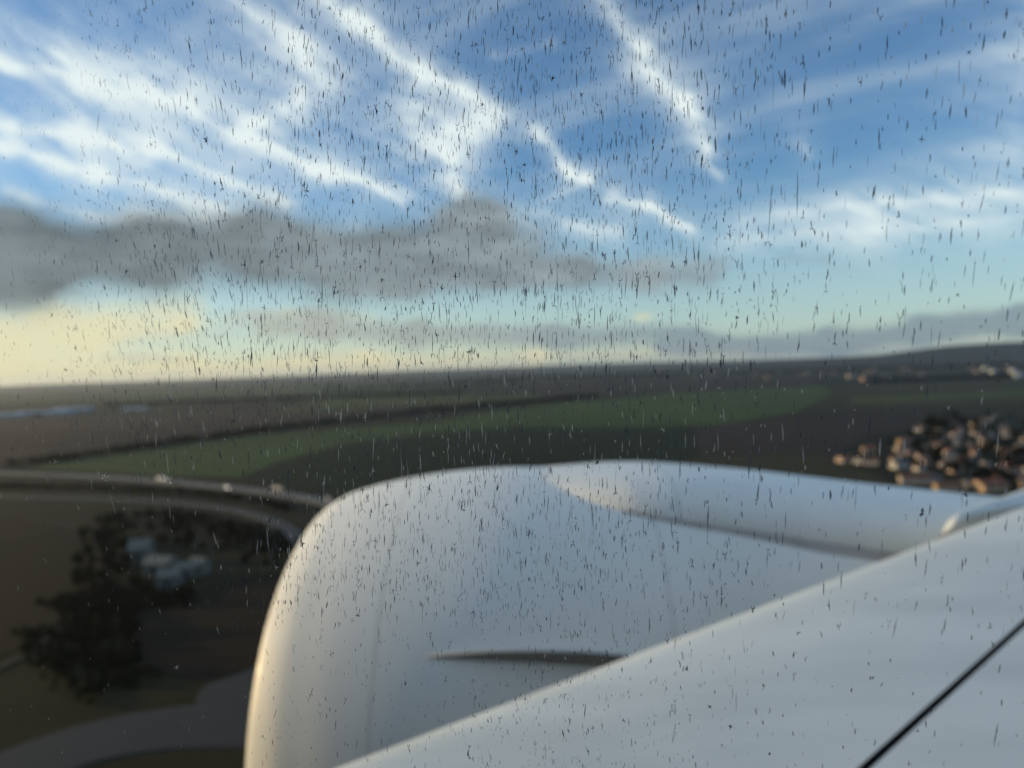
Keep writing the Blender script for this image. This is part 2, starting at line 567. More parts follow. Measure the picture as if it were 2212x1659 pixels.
def crown_data(rng, n, rx, rz, zc, leaf):
    v, f = [], []
    lobes = [(Vector((rng.uniform(-.55, .55) * rx, rng.uniform(-.55, .55) * rx, zc + rng.uniform(-.5, .6) * rz)), rng.uniform(.45, .7)) for _ in range(7)]
    for _ in range(n):
        c, s = rng.choice(lobes)
        d = Vector((rng.gauss(0, 1), rng.gauss(0, 1), rng.gauss(0, 1))).normalized()
        p = c + Vector((d.x * rx, d.y * rx, d.z * rz)) * s * rng.uniform(.6, 1.05)
        a = Vector((rng.gauss(0, 1), rng.gauss(0, 1), rng.gauss(0, .6))).normalized() * leaf * rng.uniform(.6, 1.3)
        b = a.cross(d)
        if b.length < .01:
            continue
        b = b.normalized() * leaf * rng.uniform(.5, 1.0)
        k = len(v)
        v += [p - a, p - b * .6, p + a, p + b]
        f.append((k, k + 1, k + 2, k + 3))
    return v, f


def trunk_data(h, r):
    v, f = [], []
    for i, (z, rr) in enumerate(((0, r * 1.3), (h * .35, r), (h * .7, r * .6), (h, r * .2))):
        for k in range(6):
            a = k * math.pi / 3
            v.append((rr * math.cos(a), rr * math.sin(a), z))
        if i:
            for k in range(6):
                f.append((6 * i - 6 + k, 6 * i - 6 + (k + 1) % 6, 6 * i + (k + 1) % 6, 6 * i + k))
    for a in (0.4, 2.4, 4.5):
        k = len(v)
        e = Vector((math.cos(a) * h * .25, math.sin(a) * h * .25, h * .8))
        b = Vector((0, 0, h * .45))
        s = Vector((-math.sin(a), math.cos(a), 0)) * r * .4
        v += [b - s, b + s, b + Vector((0, 0, r)), e]
        f += [(k, k + 1, k + 3), (k + 1, k + 2, k + 3), (k + 2, k, k + 3)]
    return v, f


rng = random.Random(11)
CROWNS = []
for i in range(5):
    me = mesh('crown', *crown_data(rng, 420, rng.uniform(3.2, 4.2), rng.uniform(3.2, 4.4), 6.2, .75))
    me.materials.append(m_leaf if i % 2 == 0 else m_leaf2)
    CROWNS.append(me)
TRUNK = mesh('trunk', *trunk_data(7.0, .28))
TRUNK.materials.append(m_bark)


def tree(p, s, label, group, rng=rng):
    r = obj('tree', None, loc=(p.x, p.y, 0.0), rz=rng.uniform(0, 6.28), scale=(s, s, s * rng.uniform(.85, 1.2)))
    tag(r, label, 'tree', group)
    obj('trunk', TRUNK, None, r)
    obj('crown', rng.choice(CROWNS), None, r)
    return r


def wood(name, line, depth, n, s, label, m=m_leaf):
    """A belt of far trees that reads as one mass."""
    v, f = [], []
    rg = random.Random(len(line) * 31 + n)
    ps = [at(px, py) for px, py in line]
    seg = [(a, b, (b - a).length) for a, b in zip(ps[:-1], ps[1:])]
    tot = sum(x[2] for x in seg)
    for _ in range(n):
        t = rg.uniform(0, tot)
        for a, b, L in seg:
            if t <= L:
                break
            t -= L
        d = (b - a).normalized()
        p = a.lerp(b, t / L) + Vector((-d.y, d.x, 0)) * rg.uniform(-.5, .5) * depth
        sc = s * rg.uniform(.7, 1.3)
        cv, cf = crown_data(rg, 26, 4.2 * sc, 3.6 * sc, 4.2 * sc, 2.3 * sc)
        k = len(v)
        v += [c + p for c in cv]
        f += [tuple(i + k for i in q) for q in cf]
    return tag(obj(name, mesh(name, v, f), m), label, 'wood', kind='stuff')


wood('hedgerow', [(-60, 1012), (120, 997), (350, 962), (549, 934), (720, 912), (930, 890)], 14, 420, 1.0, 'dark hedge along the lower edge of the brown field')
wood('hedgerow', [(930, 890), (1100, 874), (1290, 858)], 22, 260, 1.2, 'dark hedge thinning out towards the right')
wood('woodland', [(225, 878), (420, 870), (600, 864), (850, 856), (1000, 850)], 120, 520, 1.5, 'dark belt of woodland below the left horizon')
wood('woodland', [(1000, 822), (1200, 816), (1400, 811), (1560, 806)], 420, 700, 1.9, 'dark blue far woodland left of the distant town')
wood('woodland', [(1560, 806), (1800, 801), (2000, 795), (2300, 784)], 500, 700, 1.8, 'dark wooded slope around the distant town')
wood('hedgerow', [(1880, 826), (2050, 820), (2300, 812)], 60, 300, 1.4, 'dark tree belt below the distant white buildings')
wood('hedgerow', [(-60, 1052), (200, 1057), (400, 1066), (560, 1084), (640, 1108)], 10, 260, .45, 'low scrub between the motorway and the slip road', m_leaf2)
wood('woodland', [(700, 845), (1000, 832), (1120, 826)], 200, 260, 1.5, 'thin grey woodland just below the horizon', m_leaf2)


def scatter(poly, n, seed, mind=4.0):
    rg = random.Random(seed)
    xs, ys = [p[0] for p in poly], [p[1] for p in poly]
    out = []
    tries = 0
    while len(out) < n and tries < n * 80:
        tries += 1
        x, y = rg.uniform(min(xs), max(xs)), rg.uniform(min(ys), max(ys))
        ins = False
        for (x1, y1), (x2, y2) in zip(poly, poly[1:] + poly[:1]):
            if (y1 > y) != (y2 > y) and x < (x2 - x1) * (y - y1) / (y2 - y1) + x1:
                ins = not ins
        if not ins:
            continue
        p = at(x, y)
        if any((p - q).length < mind for q in out):
            continue
        out.append(p)
    return out


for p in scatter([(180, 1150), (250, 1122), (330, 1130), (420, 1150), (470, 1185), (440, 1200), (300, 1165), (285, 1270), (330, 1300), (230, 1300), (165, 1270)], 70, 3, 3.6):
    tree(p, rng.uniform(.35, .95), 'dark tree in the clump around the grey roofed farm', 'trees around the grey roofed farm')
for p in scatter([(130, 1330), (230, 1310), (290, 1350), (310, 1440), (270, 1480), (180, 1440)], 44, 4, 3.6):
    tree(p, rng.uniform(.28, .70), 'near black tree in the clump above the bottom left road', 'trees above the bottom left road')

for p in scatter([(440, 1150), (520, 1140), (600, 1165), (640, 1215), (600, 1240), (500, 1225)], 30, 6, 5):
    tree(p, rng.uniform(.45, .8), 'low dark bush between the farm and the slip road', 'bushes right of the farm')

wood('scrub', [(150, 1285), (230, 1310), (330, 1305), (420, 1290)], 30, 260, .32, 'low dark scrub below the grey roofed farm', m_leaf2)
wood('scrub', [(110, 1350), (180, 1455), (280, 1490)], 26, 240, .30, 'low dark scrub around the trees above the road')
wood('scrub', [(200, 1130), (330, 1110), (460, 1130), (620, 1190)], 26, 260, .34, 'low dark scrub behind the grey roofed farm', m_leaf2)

# ------------------------------------------------------------------ buildings
WALLS = [mat('cream_render', (.42, .37, .33), (.35, .31, .28), .4, .9, .2), mat('white_render', (.42, .41, .39), (.35, .34, .33), .4, .9, .2),
         mat('pink_render', (.42, .34, .31), (.35, .28, .26), .4, .9, .2), mat('ochre_render', (.38, .29, .20), (.31, .24, .17), .4, .9, .2)]
ROOFS = [mat('terracotta_tile', (.20, .085, .055), (.15, .065, .045), 1.5, .8, .2), mat('brown_tile', (.12, .070, .052), (.09, .055, .042), 1.5, .8, .2),
         mat('slate', (.085, .088, .095), (.065, .068, .074), 1.5, .6, .3)]
m_chim = mat('brick', (.22, .11, .08), (.18, .09, .07), 3, .9, .2)
m_glass = mat('window_glass', (.03, .035, .04), (.02, .025, .03), 1, .12, .6)


def house_meshes(w, d, h, rh):
    wall = mesh('wall', [(-w, -d, 0), (w, -d, 0), (w, d, 0), (-w, d, 0), (-w, -d, h), (w, -d, h), (w, d, h), (-w, d, h), (-w, 0, h + rh), (w, 0, h + rh)],
                [(0, 1, 5, 4), (1, 2, 6, 9, 5), (2, 3, 7, 6), (3, 0, 4, 8, 7)])
    o, t = .45, .28
    e = h - o * rh / d
    rv = [(-w - o, -d - o, e), (w + o, -d - o, e), (w + o, 0, h + rh), (-w - o, 0, h + rh), (w + o, d + o, e), (-w - o, d + o, e)]
    rv = [(x, y, z + .05) for x, y, z in rv] + [(x, y, z + t) for x, y, z in rv]
    roof = mesh('roof', rv, [(0, 3, 2, 1), (3, 5, 4, 2), (6, 7, 8, 9), (9, 8, 10, 11), (0, 1, 7, 6), (4, 5, 11, 10), (1, 2, 8, 7), (2, 4, 10, 8), (3, 0, 6, 9), (5, 3, 9, 11)])
    chim = boxmesh('chimney', w * .4, w * .4 + .7, -.35, .35, h + rh * .6, h + rh + .9)
    wins = mesh('window', *box(-.5, .5, -.04, .04, 0, 1.3))
    return wall, roof, chim, wins


HV = [(5.5, 4.4, 4.2, 2.6), (7.0, 4.8, 3.4, 2.5), (4.5, 4.2, 4.9, 2.7), (9.0, 5.0, 3.8, 2.6)]
HOUSES = {}
for hi, dims in enumerate(HV):
    for wi in range(4):
        for ri in range(3):
            w_, r_, c_, wn_ = house_meshes(*dims)
            w_.materials.append(WALLS[wi])
            r_.materials.append(ROOFS[ri])
            c_.materials.append(m_chim)
            wn_.materials.append(m_glass)
            HOUSES[hi, wi, ri] = (w_, r_, c_, wn_)


def house(p, rz, hi, wi, ri, label, group=None, s=1.0, name='house', cat='house', windows=True):
    r = obj(name, None, loc=(p.x, p.y, 0.2), rz=rz, scale=s)
    tag(r, label, cat, group)
    w_, rf, c_, wn_ = HOUSES[hi, wi, ri]
    wl = obj('wall', w_, None, r)
    ro = obj('roof', rf, None, r)
    obj('chimney', c_, None, ro)
    if windows:
        w, d, h, rh = HV[hi]
        for x in (-w * .5, w * .45):
            obj('window', wn_, None, wl, loc=(x, -d, h * .55))
        obj('window', wn_, None, wl, loc=(-w, 0, h * .55), rz=math.pi / 2)
    return r


VIL = [(1925, 1000), (1960, 930), (2025, 905), (2080, 925), (2130, 900), (2240, 905), (2290, 960), (2290, 1040), (2160, 1070), (2050, 1060), (1980, 1030)]
NAMED = [  # px, py of the foot, yaw, size type, wall, roof, scale, label
    (1826, 998, .3, 1, 2, 0, 1.0, 'pink walled house at the far left tip of the village'),
    (1876, 978, -.2, 0, 3, 0, 1.0, 'orange lit house standing above the pale leftmost ones'),
    (1858, 1000, .8, 3, 1, 1, .8, 'pale long house between the pink and orange ones'),
    (1882, 1004, -.4, 0, 0, 1, 1.0, 'cream house at the lower end of the leftmost row'),
    (1942, 1012, .2, 0, 1, 2, 1.1, 'bright white house at the lower left corner of the village'),
    (1950, 962, .4, 2, 3, 0, 1.0, 'small ochre house on the upper left of the village'),
    (2070, 930, -.3, 2, 0, 1, 1.0, 'cream house right of the tall dark tree'),
    (2112, 922, .2, 2, 3, 0, 1.1, 'tall orange house at the top of the village'),
    (2030, 948, .1, 3, 0, 1, .9, 'long low tan house under the tall dark tree'),
    (1975, 1044, -.25, 3, 0, 1, 1.1, 'long cream row house on the lower village edge'),
    (2050, 1060, -.2, 3, 3, 1, 1.0, 'orange gabled house at the end of the cream row'),
    (2136, 1060, .2, 1, 3, 0, 1.4, 'large orange house just above the wing'),
    (2130, 970, .2, 2, 2, 0, 1.0, 'pale pink house in the middle right of the village'),
    (2180, 988, -.4, 0, 3, 0, 1.0, 'ochre house near the right edge above the wing'),
]
for px, py, rz, hi, wi, ri, s, lab in NAMED:
    house(at(px, py), rz, hi, wi, ri, lab, 'houses of the village', s)
rng2 = random.Random(5)
taken = [at(a[0], a[1]) for a in NAMED]
for p in scatter(VIL, 95, 21, 12.5):
    if any((p - q).length < 13 for q in taken):
        continue
    house(p, rng2.uniform(-.5, .5) + rng2.choice((0, 1.57)), rng2.choice((0, 0, 1, 2)), rng2.choice((0, 0, 1, 1, 1, 2)), rng2.choice((0, 1, 1, 2)),
          'blurred house with a brownish tiled roof among the village trees', 'houses of the village', rng2.uniform(.62, .85))
    taken.append(p)
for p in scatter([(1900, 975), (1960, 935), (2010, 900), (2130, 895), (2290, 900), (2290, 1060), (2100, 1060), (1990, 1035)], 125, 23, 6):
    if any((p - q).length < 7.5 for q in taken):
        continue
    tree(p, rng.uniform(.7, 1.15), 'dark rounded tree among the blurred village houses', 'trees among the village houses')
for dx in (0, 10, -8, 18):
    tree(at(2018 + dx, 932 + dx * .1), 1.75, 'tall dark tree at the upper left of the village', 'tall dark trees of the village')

# grey roofed farm lower left
m_fibre = mat('pale_roof_sheet', (.12, .125, .115), (.10, .105, .095), .3, .7, .3)
m_metalwall = mat('grey_wall_sheet', (.105, .11, .10), (.09, .095, .085), .3, .7, .3)


def shed(px, py, w, d, h, rh, rz, label, group, name='barn', cat='barn', mr=m_fibre, mw=m_metalwall):
    p = at(px, py)
    r = obj(name, None, loc=(p.x, p.y, 0.0), rz=rz)
    tag(r, label, cat, group)
    w_, rf, c_, wn_ = house_meshes(w, d, h, rh)
    obj('wall', w_, mw, r)
    obj('roof', rf, mr, r)
    obj('door', boxmesh('door', -w * .2, w * .2, -d - .08, -d - .02, 0, h * .75), m_glass, r)
    return r


shed(306, 1215, 5, 7, 9, 4, .2, 'tall pale grey gabled barn at the left of the farm', 'sheds of the grey roofed farm')
shed(350, 1238, 7, 6, 6, 3, -.2, 'long pale shed in the middle of the farm', 'sheds of the grey roofed farm')
shed(368, 1262, 5, 5, 5, 2.5, .1, 'small front shed at the bottom of the farm', 'sheds of the grey roofed farm')
shed(400, 1246, 5, 4.5, 5, 2.5, .5, 'pale shed right of the front shed', 'sheds of the grey roofed farm')
shed(432, 1240, 4, 4, 6, 2.5, -.3, 'small pale shed at the right end of the farm', 'sheds of the grey roofed farm')

# pale blue warehouses far left
m_blue = mat('pale_blue_roof', (.36, .45, .50), (.30, .38, .43), .05, .5, .4)
m_bluew = mat('pale_blue_wall', (.22, .28, .34), (.18, .23, .28), .05, .6, .4)
shed(-10, 902, 90, 35, 10, 2, .05, 'long pale blue warehouse at the left edge', 'pale blue warehouses', 'warehouse', 'warehouse', m_blue, m_bluew)
shed(95, 897, 75, 32, 11, 2, .02, 'pale blue warehouse second from the left edge', 'pale blue warehouses', 'warehouse', 'warehouse', m_blue, m_bluew)
shed(158, 891, 55, 28, 13, 2, -.02, 'tallest pale blue warehouse at the right of the row', 'pale blue warehouses', 'warehouse', 'warehouse', m_blue, m_bluew)
shed(292, 887, 35, 22, 8, 2, 0, 'faint pale warehouse standing alone by the woodland', 'pale blue warehouses', 'warehouse', 'warehouse', m_blue, m_bluew)

# distant town
m_tw = mat('town_wall', (.46, .42, .36), (.38, .35, .30), .1, .9, .2)
m_tp = mat('town_peach_wall', (.50, .36, .25), (.42, .30, .22), .1, .9, .2)
m_twhite = mat('town_white_wall', (.52, .54, .52), (.46, .48, .46), .1, .8, .2)
TOWN = [(1425, 806, 60, 14, 'peach coloured block low on the horizon right of centre', m_tp), (1840, 816, 34, 12, 'pale grey building in front of the distant woods', m_tw),
        (1870, 822, 28, 10, 'dull tan building below the pale grey one', m_tp), (2128, 799, 22, 12, 'small white building left of the bright pair', m_twhite),
        (2145, 806, 18, 12, 'white building below the small left one', m_twhite), (2188, 805, 20, 13, 'white block near the right edge', m_twhite),
        (2200, 816, 26, 13, 'brightest white block at the right edge', m_twhite), (2204, 786, 50, 16, 'long cream block high on the right edge', m_tw)]
for px, py, w, h, lab, m_ in TOWN:
    shed(px, py, w * .5, 8, h, 3, rng2.uniform(-.1, .1), lab, 'blocks of the distant town', 'distant_building', 'building', ROOFS[1] if m_ is not m_twhite else m_twhite, m_)
for p in scatter([(1330, 812), (1600, 803), (2000, 792), (2230, 778), (2230, 812), (1900, 815), (1600, 818)], 34, 31, 40):
    hi = rng2.choice((1, 3))
    house(p, rng2.uniform(-.3, .3), hi, rng2.choice((0, 1, 2, 3)), rng2.choice((0, 1, 2)), 'tiny far house scattered over the dark wooded slope', 'houses of the distant town', rng2.uniform(1.0, 1.7), 'distant_house', 'house', False)

# ------------------------------------------------------------------ vehicles on the motorway
m_tyre = mat('tyre', (.02, .02, .02), (.015, .015, .015), 5, .8, .2)
PAINT = {k: mat(k + '_paint', c, tuple(x * .92 for x in c), .5, .3, .5, coat=.5) for k, c in
         {'white': (.75, .75, .73), 'blue': (.12, .18, .30), 'silver': (.45, .46, .47), 'grey': (.30, .28, .26)}.items()}
m_lamp = bpy.data.materials.new('lit_headlamp')
m_lamp.use_nodes = True
_b = m_lamp.node_tree.nodes['Principled BSDF']
_b.inputs['Emission Color'].default_value = (1, .93, .8, 1)
_b.inputs['Emission Strength'].default_value = 12.0


def wheel_mesh(r, w):
    v, f = [], []
    for k in range(10):
        a = k * math.pi / 5
        v += [(r * math.cos(a), -w, r * math.sin(a)), (r * math.cos(a), w, r * math.sin(a))]
    for k in range(10):
        j = (k + 1) % 10
        f.append((2 * k, 2 * j, 2 * j + 1, 2 * k + 1))
    f += [tuple(range(0, 20, 2)), tuple(range(19, 0, -2))]
    return mesh('wheel', v, f)


WH_S, WH_L = wheel_mesh(.34, .11), wheel_mesh(.5, .16)
WH_S.materials.append(m_tyre)
WH_L.materials.append(m_tyre)


def prism(prof, hw):
    n = len(prof)
    return [(x, -hw, z) for x, z in prof] + [(x, hw, z) for x, z in prof], [tuple(range(n)), tuple(range(2 * n - 1, n - 1, -1))] + [(i, i + n, (i + 1) % n + n, (i + 1) % n) for i in range(n)]


def vehicle(i, off, kind, paint, label, lamps=True):
    px_list = hw_pts
    a, b = px_list[i], px_list[i + 1]
    d = (b - a)
    d.z = 0
    d.normalize()
    s = Vector((d.y, -d.x, 0))
    p = a + s * off + Vector((0, 0, .03))
    yaw = math.atan2(d.y, d.x) + (math.pi if off < 0 else 0)
    r = obj('truck' if kind == 'truck' else 'van' if kind == 'van' else 'car', None, loc=p, rz=yaw)
    tag(r, label, r.name.split('.')[0], 'vehicles on the motorway')
    pm = PAINT[paint]
    if kind == 'truck':
        obj('trailer', boxmesh('trailer', -8.5, 4.2, -1.25, 1.25, 1.1, 4.0), pm, r)
        cab = obj('cab', mesh('cab', *prism([(4.5, .6), (6.8, .6), (6.8, 2.0), (6.5, 3.4), (4.5, 3.7)], 1.22)), PAINT['silver'], r)
        obj('windscreen', boxmesh('windscreen', 6.62, 6.83, -1.1, 1.1, 2.1, 3.1), m_glass, cab)
        ws, wx, wy, lx, lz, wr = WH_L, (-7, -5.8, 3.2, 5.8), 1.0, 6.82, .9, .5
    else:
        van = kind == 'van'
        prof = [(-2.6, .35), (2.7, .35), (2.75, .95), (2.0, 1.2), (1.3, 2.3), (-2.6, 2.4)] if van else \
            [(-2.1, .3), (2.1, .3), (2.15, .7), (1.2, .92), (-2.0, .95), (-2.15, .7)]
        body = obj('body', mesh('body', *prism(prof, .95 if van else .88)), pm, r)
        if not van:
            obj('cabin', mesh('cabin', *prism([(-1.8, .95), (1.1, .93), (.4, 1.45), (-1.2, 1.47)], .76)), m_glass, r)
        else:
            obj('windscreen', mesh('windscreen', *prism([(1.98, 1.27), (2.02, 1.27), (1.4, 2.24), (1.36, 2.2)], .85)), m_glass, r)
        ws, wx, wy, lx, lz, wr = WH_S, (-1.4, 1.4) if not van else (-1.7, 1.8), .84, 2.12 if not van else 2.72, .65, .34
    for x in wx:
        for y in (-wy, wy):
            obj('wheel', ws, None, r, loc=(x, y, wr))
    if lamps:
        for y in (-.65, .65):
            obj('headlight', boxmesh('headlight', lx, lx + .08, y - .16, y + .16, lz - .1, lz + .12), m_lamp, r)
    return r


def near_px(px):
    best = min(range(len(hw_pts) - 1), key=lambda i: abs((CX + F * ((hw_pts[i] - EYE).dot(RIGHT)) / ((hw_pts[i] - EYE).dot(FWD))) - px))
    return best


vehicle(near_px(226), 2.0, 'car', 'blue', 'dark blue car leading on the motorway at the far left')
vehicle(near_px(350), 2.0, 'truck', 'white', 'bright white truck on the motorway left of centre')
vehicle(near_px(372), -5.4, 'car', 'silver', 'silver car beside the bright white truck')
vehicle(near_px(510), 5.4, 'van', 'white', 'white van on the motorway short of the pale truck')
vehicle(near_px(592), -5.4, 'truck', 'grey', 'pale grey truck on the far side of the motorway')
vehicle(near_px(690), -5.4, 'van', 'silver', 'silver van nearest the engine on the motorway')

# ------------------------------------------------------------------ the aircraft
AIR = obj('airliner', None)
AIR.matrix_world = Matrix((
    (RIGHT.x, FWD.x, UP.x, EYE.x), (RIGHT.y, FWD.y, UP.y, EYE.y),
    (RIGHT.z, FWD.z, UP.z, EYE.z), (0, 0, 0, 1)))
tag(AIR, 'white airliner wing and engine seen through its own streaked cabin window', 'airliner')

m_white = mat('white_aircraft_paint', (.79, .83, .815), (.72, .765, .755), 1.6, .52, .35, 6.0, coat=.04)
m_wing = mat('grey_wing_paint', (.69, .75, .75), (.56, .62, .625), 1.7, .48, .4, 6.0, stretch=(.7, 2.0, 1), coat=.05)
m_lip = mat('satin_lip', (.64, .61, .55), (.58, .55, .50), 3.0, .62, .25)
m_strake = mat('grey_strake_paint', (.46, .47, .48), (.40, .41, .42), 4, .6, .2)  # shade on the strake's underside put into its grey
m_crease = mat('crease_shade', (.42, .41, .40), (.34, .33, .32), 6, .7, .2)  # grey for the painted shade in the fairing crease
m_seal = mat('dark_seal', (.025, .028, .034), (.018, .02, .025), 8, .6, .3)
m_tan = mat('tan_cove', (.62, .52, .40), (.50, .42, .33), 7, .6, .3)  # plain tan tone for the slat cove panels
m_barrel = mat('inlet_barrel', (.40, .41, .42), (.34, .35, .36), 3, .5, .4)
m_fan = mat('fan_titanium', (.12, .12, .13), (.09, .09, .10), 3, .35, .5, metal=.8)

NAC_Y, NAC_Z = 3.2, -1.425


def interp(tab, x):
    for (x0, y0), (x1, y1) in zip(tab[:-1], tab[1:]):
        if x <= x1:
            t = (x - x0) / (x1 - x0)
            t = max(0, min(1, t))
            return y0 + (y1 - y0) * t
    return tab[-1][1]


def smooth_tab(tab):
    """Catmull-Rom resample of a profile."""
    out = []
    n = len(tab)
    for i in range(n - 1):
        p0, p1, p2, p3 = (Vector(tab[max(0, min(n - 1, j))]) for j in (i - 1, i, i + 1, i + 2))
        for k in range(6):
            t = k / 6
            out.append(.5 * ((2 * p1) + (p2 - p0) * t + (2 * p0 - 5 * p1 + 4 * p2 - p3) * t * t + (3 * p1 - p0 - 3 * p2 + p3) * t ** 3))
    out.append(Vector(tab[-1]))
    return [(p.x, p.y) for p in out]


OUTER = smooth_tab([(-.830, .872), (-.818, .898), (-.778, .925), (-.725, .950), (-.66, .969), (-.54, .998), (-.33, 1.033), (-.05, 1.058), (.25, 1.058), (.6, 1.048), (1.0, 1.020), (1.5, .965), (2.0, .895), (2.7, .79)])
INNER = smooth_tab([(-.830, .872), (-.818, .856), (-.77, .846), (-.6, .840), (-.2, .840), (.35, .885)])


def revolve(prof, seg=128):
    v, f = [], []
    for i, (x, r) in enumerate(prof):
        for k in range(seg):
            a = 2 * math.pi * k / seg
            fw = max(0.0, min(1.0, (-.3 - x) / .53))      # the intake plane leans back at the top
            v.append((x + fw * (-.008 - .020 * max(0.0, math.sin(2 * a)) * (math.cos(a) > 0) + .040 * max(0.0, math.sin(a)) ** 4), NAC_Y - r * math.cos(a), NAC_Z + r * math.sin(a)))
        if i:
            for k in range(seg):
                j = (k + 1) % seg
                f.append(((i - 1) * seg + k, (i - 1) * seg + j, i * seg + j, i * seg + k))
    return v, f


def prof_range(x0, x1):
    xs = [x0] + [x for x, _ in OUTER if x0 < x < x1] + [x1]
    return [(x, interp(OUTER, x)) for x in xs]


NAC = obj('engine_nacelle', None, parent=AIR)
NAC['label'] = 'white engine nacelle with a warm lit intake lip'
lip_prof = list(reversed([p for p in INNER if p[0] < -.70])) + prof_range(-.830, -.712)[1:]
obj('intake_lip', mesh('intake_lip', *revolve(lip_prof), True), m_white, NAC)
obj('inlet_cowl', mesh('inlet_cowl', *revolve(prof_range(-.7112, -.4312)), True), m_white, NAC)
fanc = obj('fan_cowl', mesh('fan_cowl', *revolve(prof_range(-.4290, .5185)), True), m_white, NAC)
obj('reverser_cowl', mesh('reverser_cowl', *revolve(prof_range(.5210, 2.7)), True), m_white, NAC)
inner_skin = [(x, r - .004) for x, r in prof_range(-.75, 2.69)]
obj('cowl_gap_backing', mesh('cowl_gap_backing', *revolve(inner_skin, 128), True), m_barrel, NAC)
obj('inlet_barrel', mesh('inlet_barrel', *revolve([p for p in INNER if p[0] >= -.705]), True), m_barrel, NAC)
hub = revolve([(.35, .89), (.34, .25), (.15, .14), (.02, .001)], 48)
obj('fan_disc', mesh('fan_disc', *hub, True), m_fan, NAC)
obj('exhaust', mesh('exhaust', *revolve([(2.7, .775), (2.9, .5), (3.4, .34), (3.7, .02)], 48), True), m_fan, NAC)

# strake: thin fin on the inboard side
sv, sf = [], []
N = 14
for i in range(N + 1):
    t = i / N
    x = -.275 + t * .78
    th = R(33.0 - 2.2 * t)
    hgt = .072 * (1 - (1 - min(1, t * 1.4)) ** 2) * (1 if t < .75 else 1 - (t - .75) * 2.0)
    rr = interp(OUTER, x) - .006
    rad = Vector((0, -math.cos(th), math.sin(th)))
    fd = Vector((0, -math.cos(th + R(17)), math.sin(th + R(17))))
    tan_ = Vector((0, math.sin(th + R(17)), math.cos(th + R(17))))
    b = Vector((x, NAC_Y, NAC_Z)) + rad * rr
    tip = b + fd * (hgt + .006)
    thk = .007
    sv += [b - tan_ * thk, tip - tan_ * thk * .5, tip + tan_ * thk * .5, b + tan_ * thk]
    if i:
        k = 4 * i
        sf += [(k - 4, k - 3, k + 1, k), (k - 3, k - 2, k + 2, k + 1), (k - 2, k - 1, k + 3, k + 2)]
obj('strake', mesh('strake', sv, sf), m_strake, NAC)

# pylon fairing on top of the nacelle
W_TAB = [(.02, .02), (.06, .13), (.12, .235), (.3, .40), (.53, .485), (.9, .53), (1.3, .55), (2.6, .55)]
T_TAB = [(.02, -.374), (.12, -.368), (.30, -.359), (.50, -.354), (.68, -.357), (1.1, -.392), (1.6, -.450), (2.0, -.492), (2.6, -.55)]
W_TAB, T_TAB = smooth_tab(W_TAB), smooth_tab(T_TAB)


def fairing(x0, x1, n=26):
    v, f = [], []
    M = 28
    for i in range(n + 1):
        x = x0 + (x1 - x0) * i / n
        w, zt, r = interp(W_TAB, x), interp(T_TAB, x), interp(OUTER, x)
        ze = NAC_Z + math.sqrt(max(.01, r * r - w * w)) - .006
        for k in range(M + 1):
            t = -1 + 2 * k / M
            s = math.sin(t * math.pi / 2)
            bl = max(0.0, min(1.0, (x + .05) / .50))
            v.append((x, NAC_Y + w * s, ze + (max(zt, ze + .012) - ze) * max(0, 1 - abs(s) ** (2.0 + 1.4 * bl)) ** (1.0 - .5 * bl)))
        if i:
            a, b = (i - 1) * (M + 1), i * (M + 1)
            for k in range(M):
                f.append((a + k, b + k, b + k + 1, a + k + 1))
    return mesh('pylon_fairing', v, f, True)


pyl = obj('pylon_fairing', fairing(.02, .6125), m_white, NAC)
obj('pylon_fairing', fairing(.6150, 2.6), m_white, NAC)

cr_v, cr_f = [], []  # shadow line along the fairing edge, laid in as a grey strip
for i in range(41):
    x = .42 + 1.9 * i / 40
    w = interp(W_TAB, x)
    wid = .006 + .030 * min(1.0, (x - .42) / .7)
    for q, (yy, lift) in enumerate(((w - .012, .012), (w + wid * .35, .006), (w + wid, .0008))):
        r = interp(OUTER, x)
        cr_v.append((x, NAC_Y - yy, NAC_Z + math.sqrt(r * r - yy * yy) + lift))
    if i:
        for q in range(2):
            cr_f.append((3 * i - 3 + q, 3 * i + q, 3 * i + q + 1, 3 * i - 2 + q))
obj('crease_shade', mesh('crease_shade', cr_v, cr_f, True), m_crease, NAC)

# wing ----------------------------------------------------------------------
WING = obj('wing', None, parent=AIR)
WING['label'] = 'pale grey wing with bright leading edge crossing the lower right'
LE0, LE1 = Vector((-.247, 1.08, -.5685)), Vector((1.794, 2.592, -.4410))


def le(y):
    return LE0.lerp(LE1, (y - 1.08) / (2.592 - 1.08))


def gap_c(y):
    return max(.40, .874 - .213 * (y - .946))


SECT = smooth_tab([(.75, -.16), (.40, -.135), (.15, -.092), (.05, -.058), (.008, -.040), (0.0, -.018), (.014, .006), (.045, .028), (.09, .041), (.18, .054), (.45, .072), (.8, .083), (1.3, .090), (2.0, .075), (3.0, .02)])
NOSE_I = min(range(len(SECT)), key=lambda i: SECT[i][0])
LOWER, UPPER = SECT[:NOSE_I + 1], SECT[NOSE_I:]
ys = [.14 + .1 * i for i in range(50)] + [5.6, 6.2, 7.0]


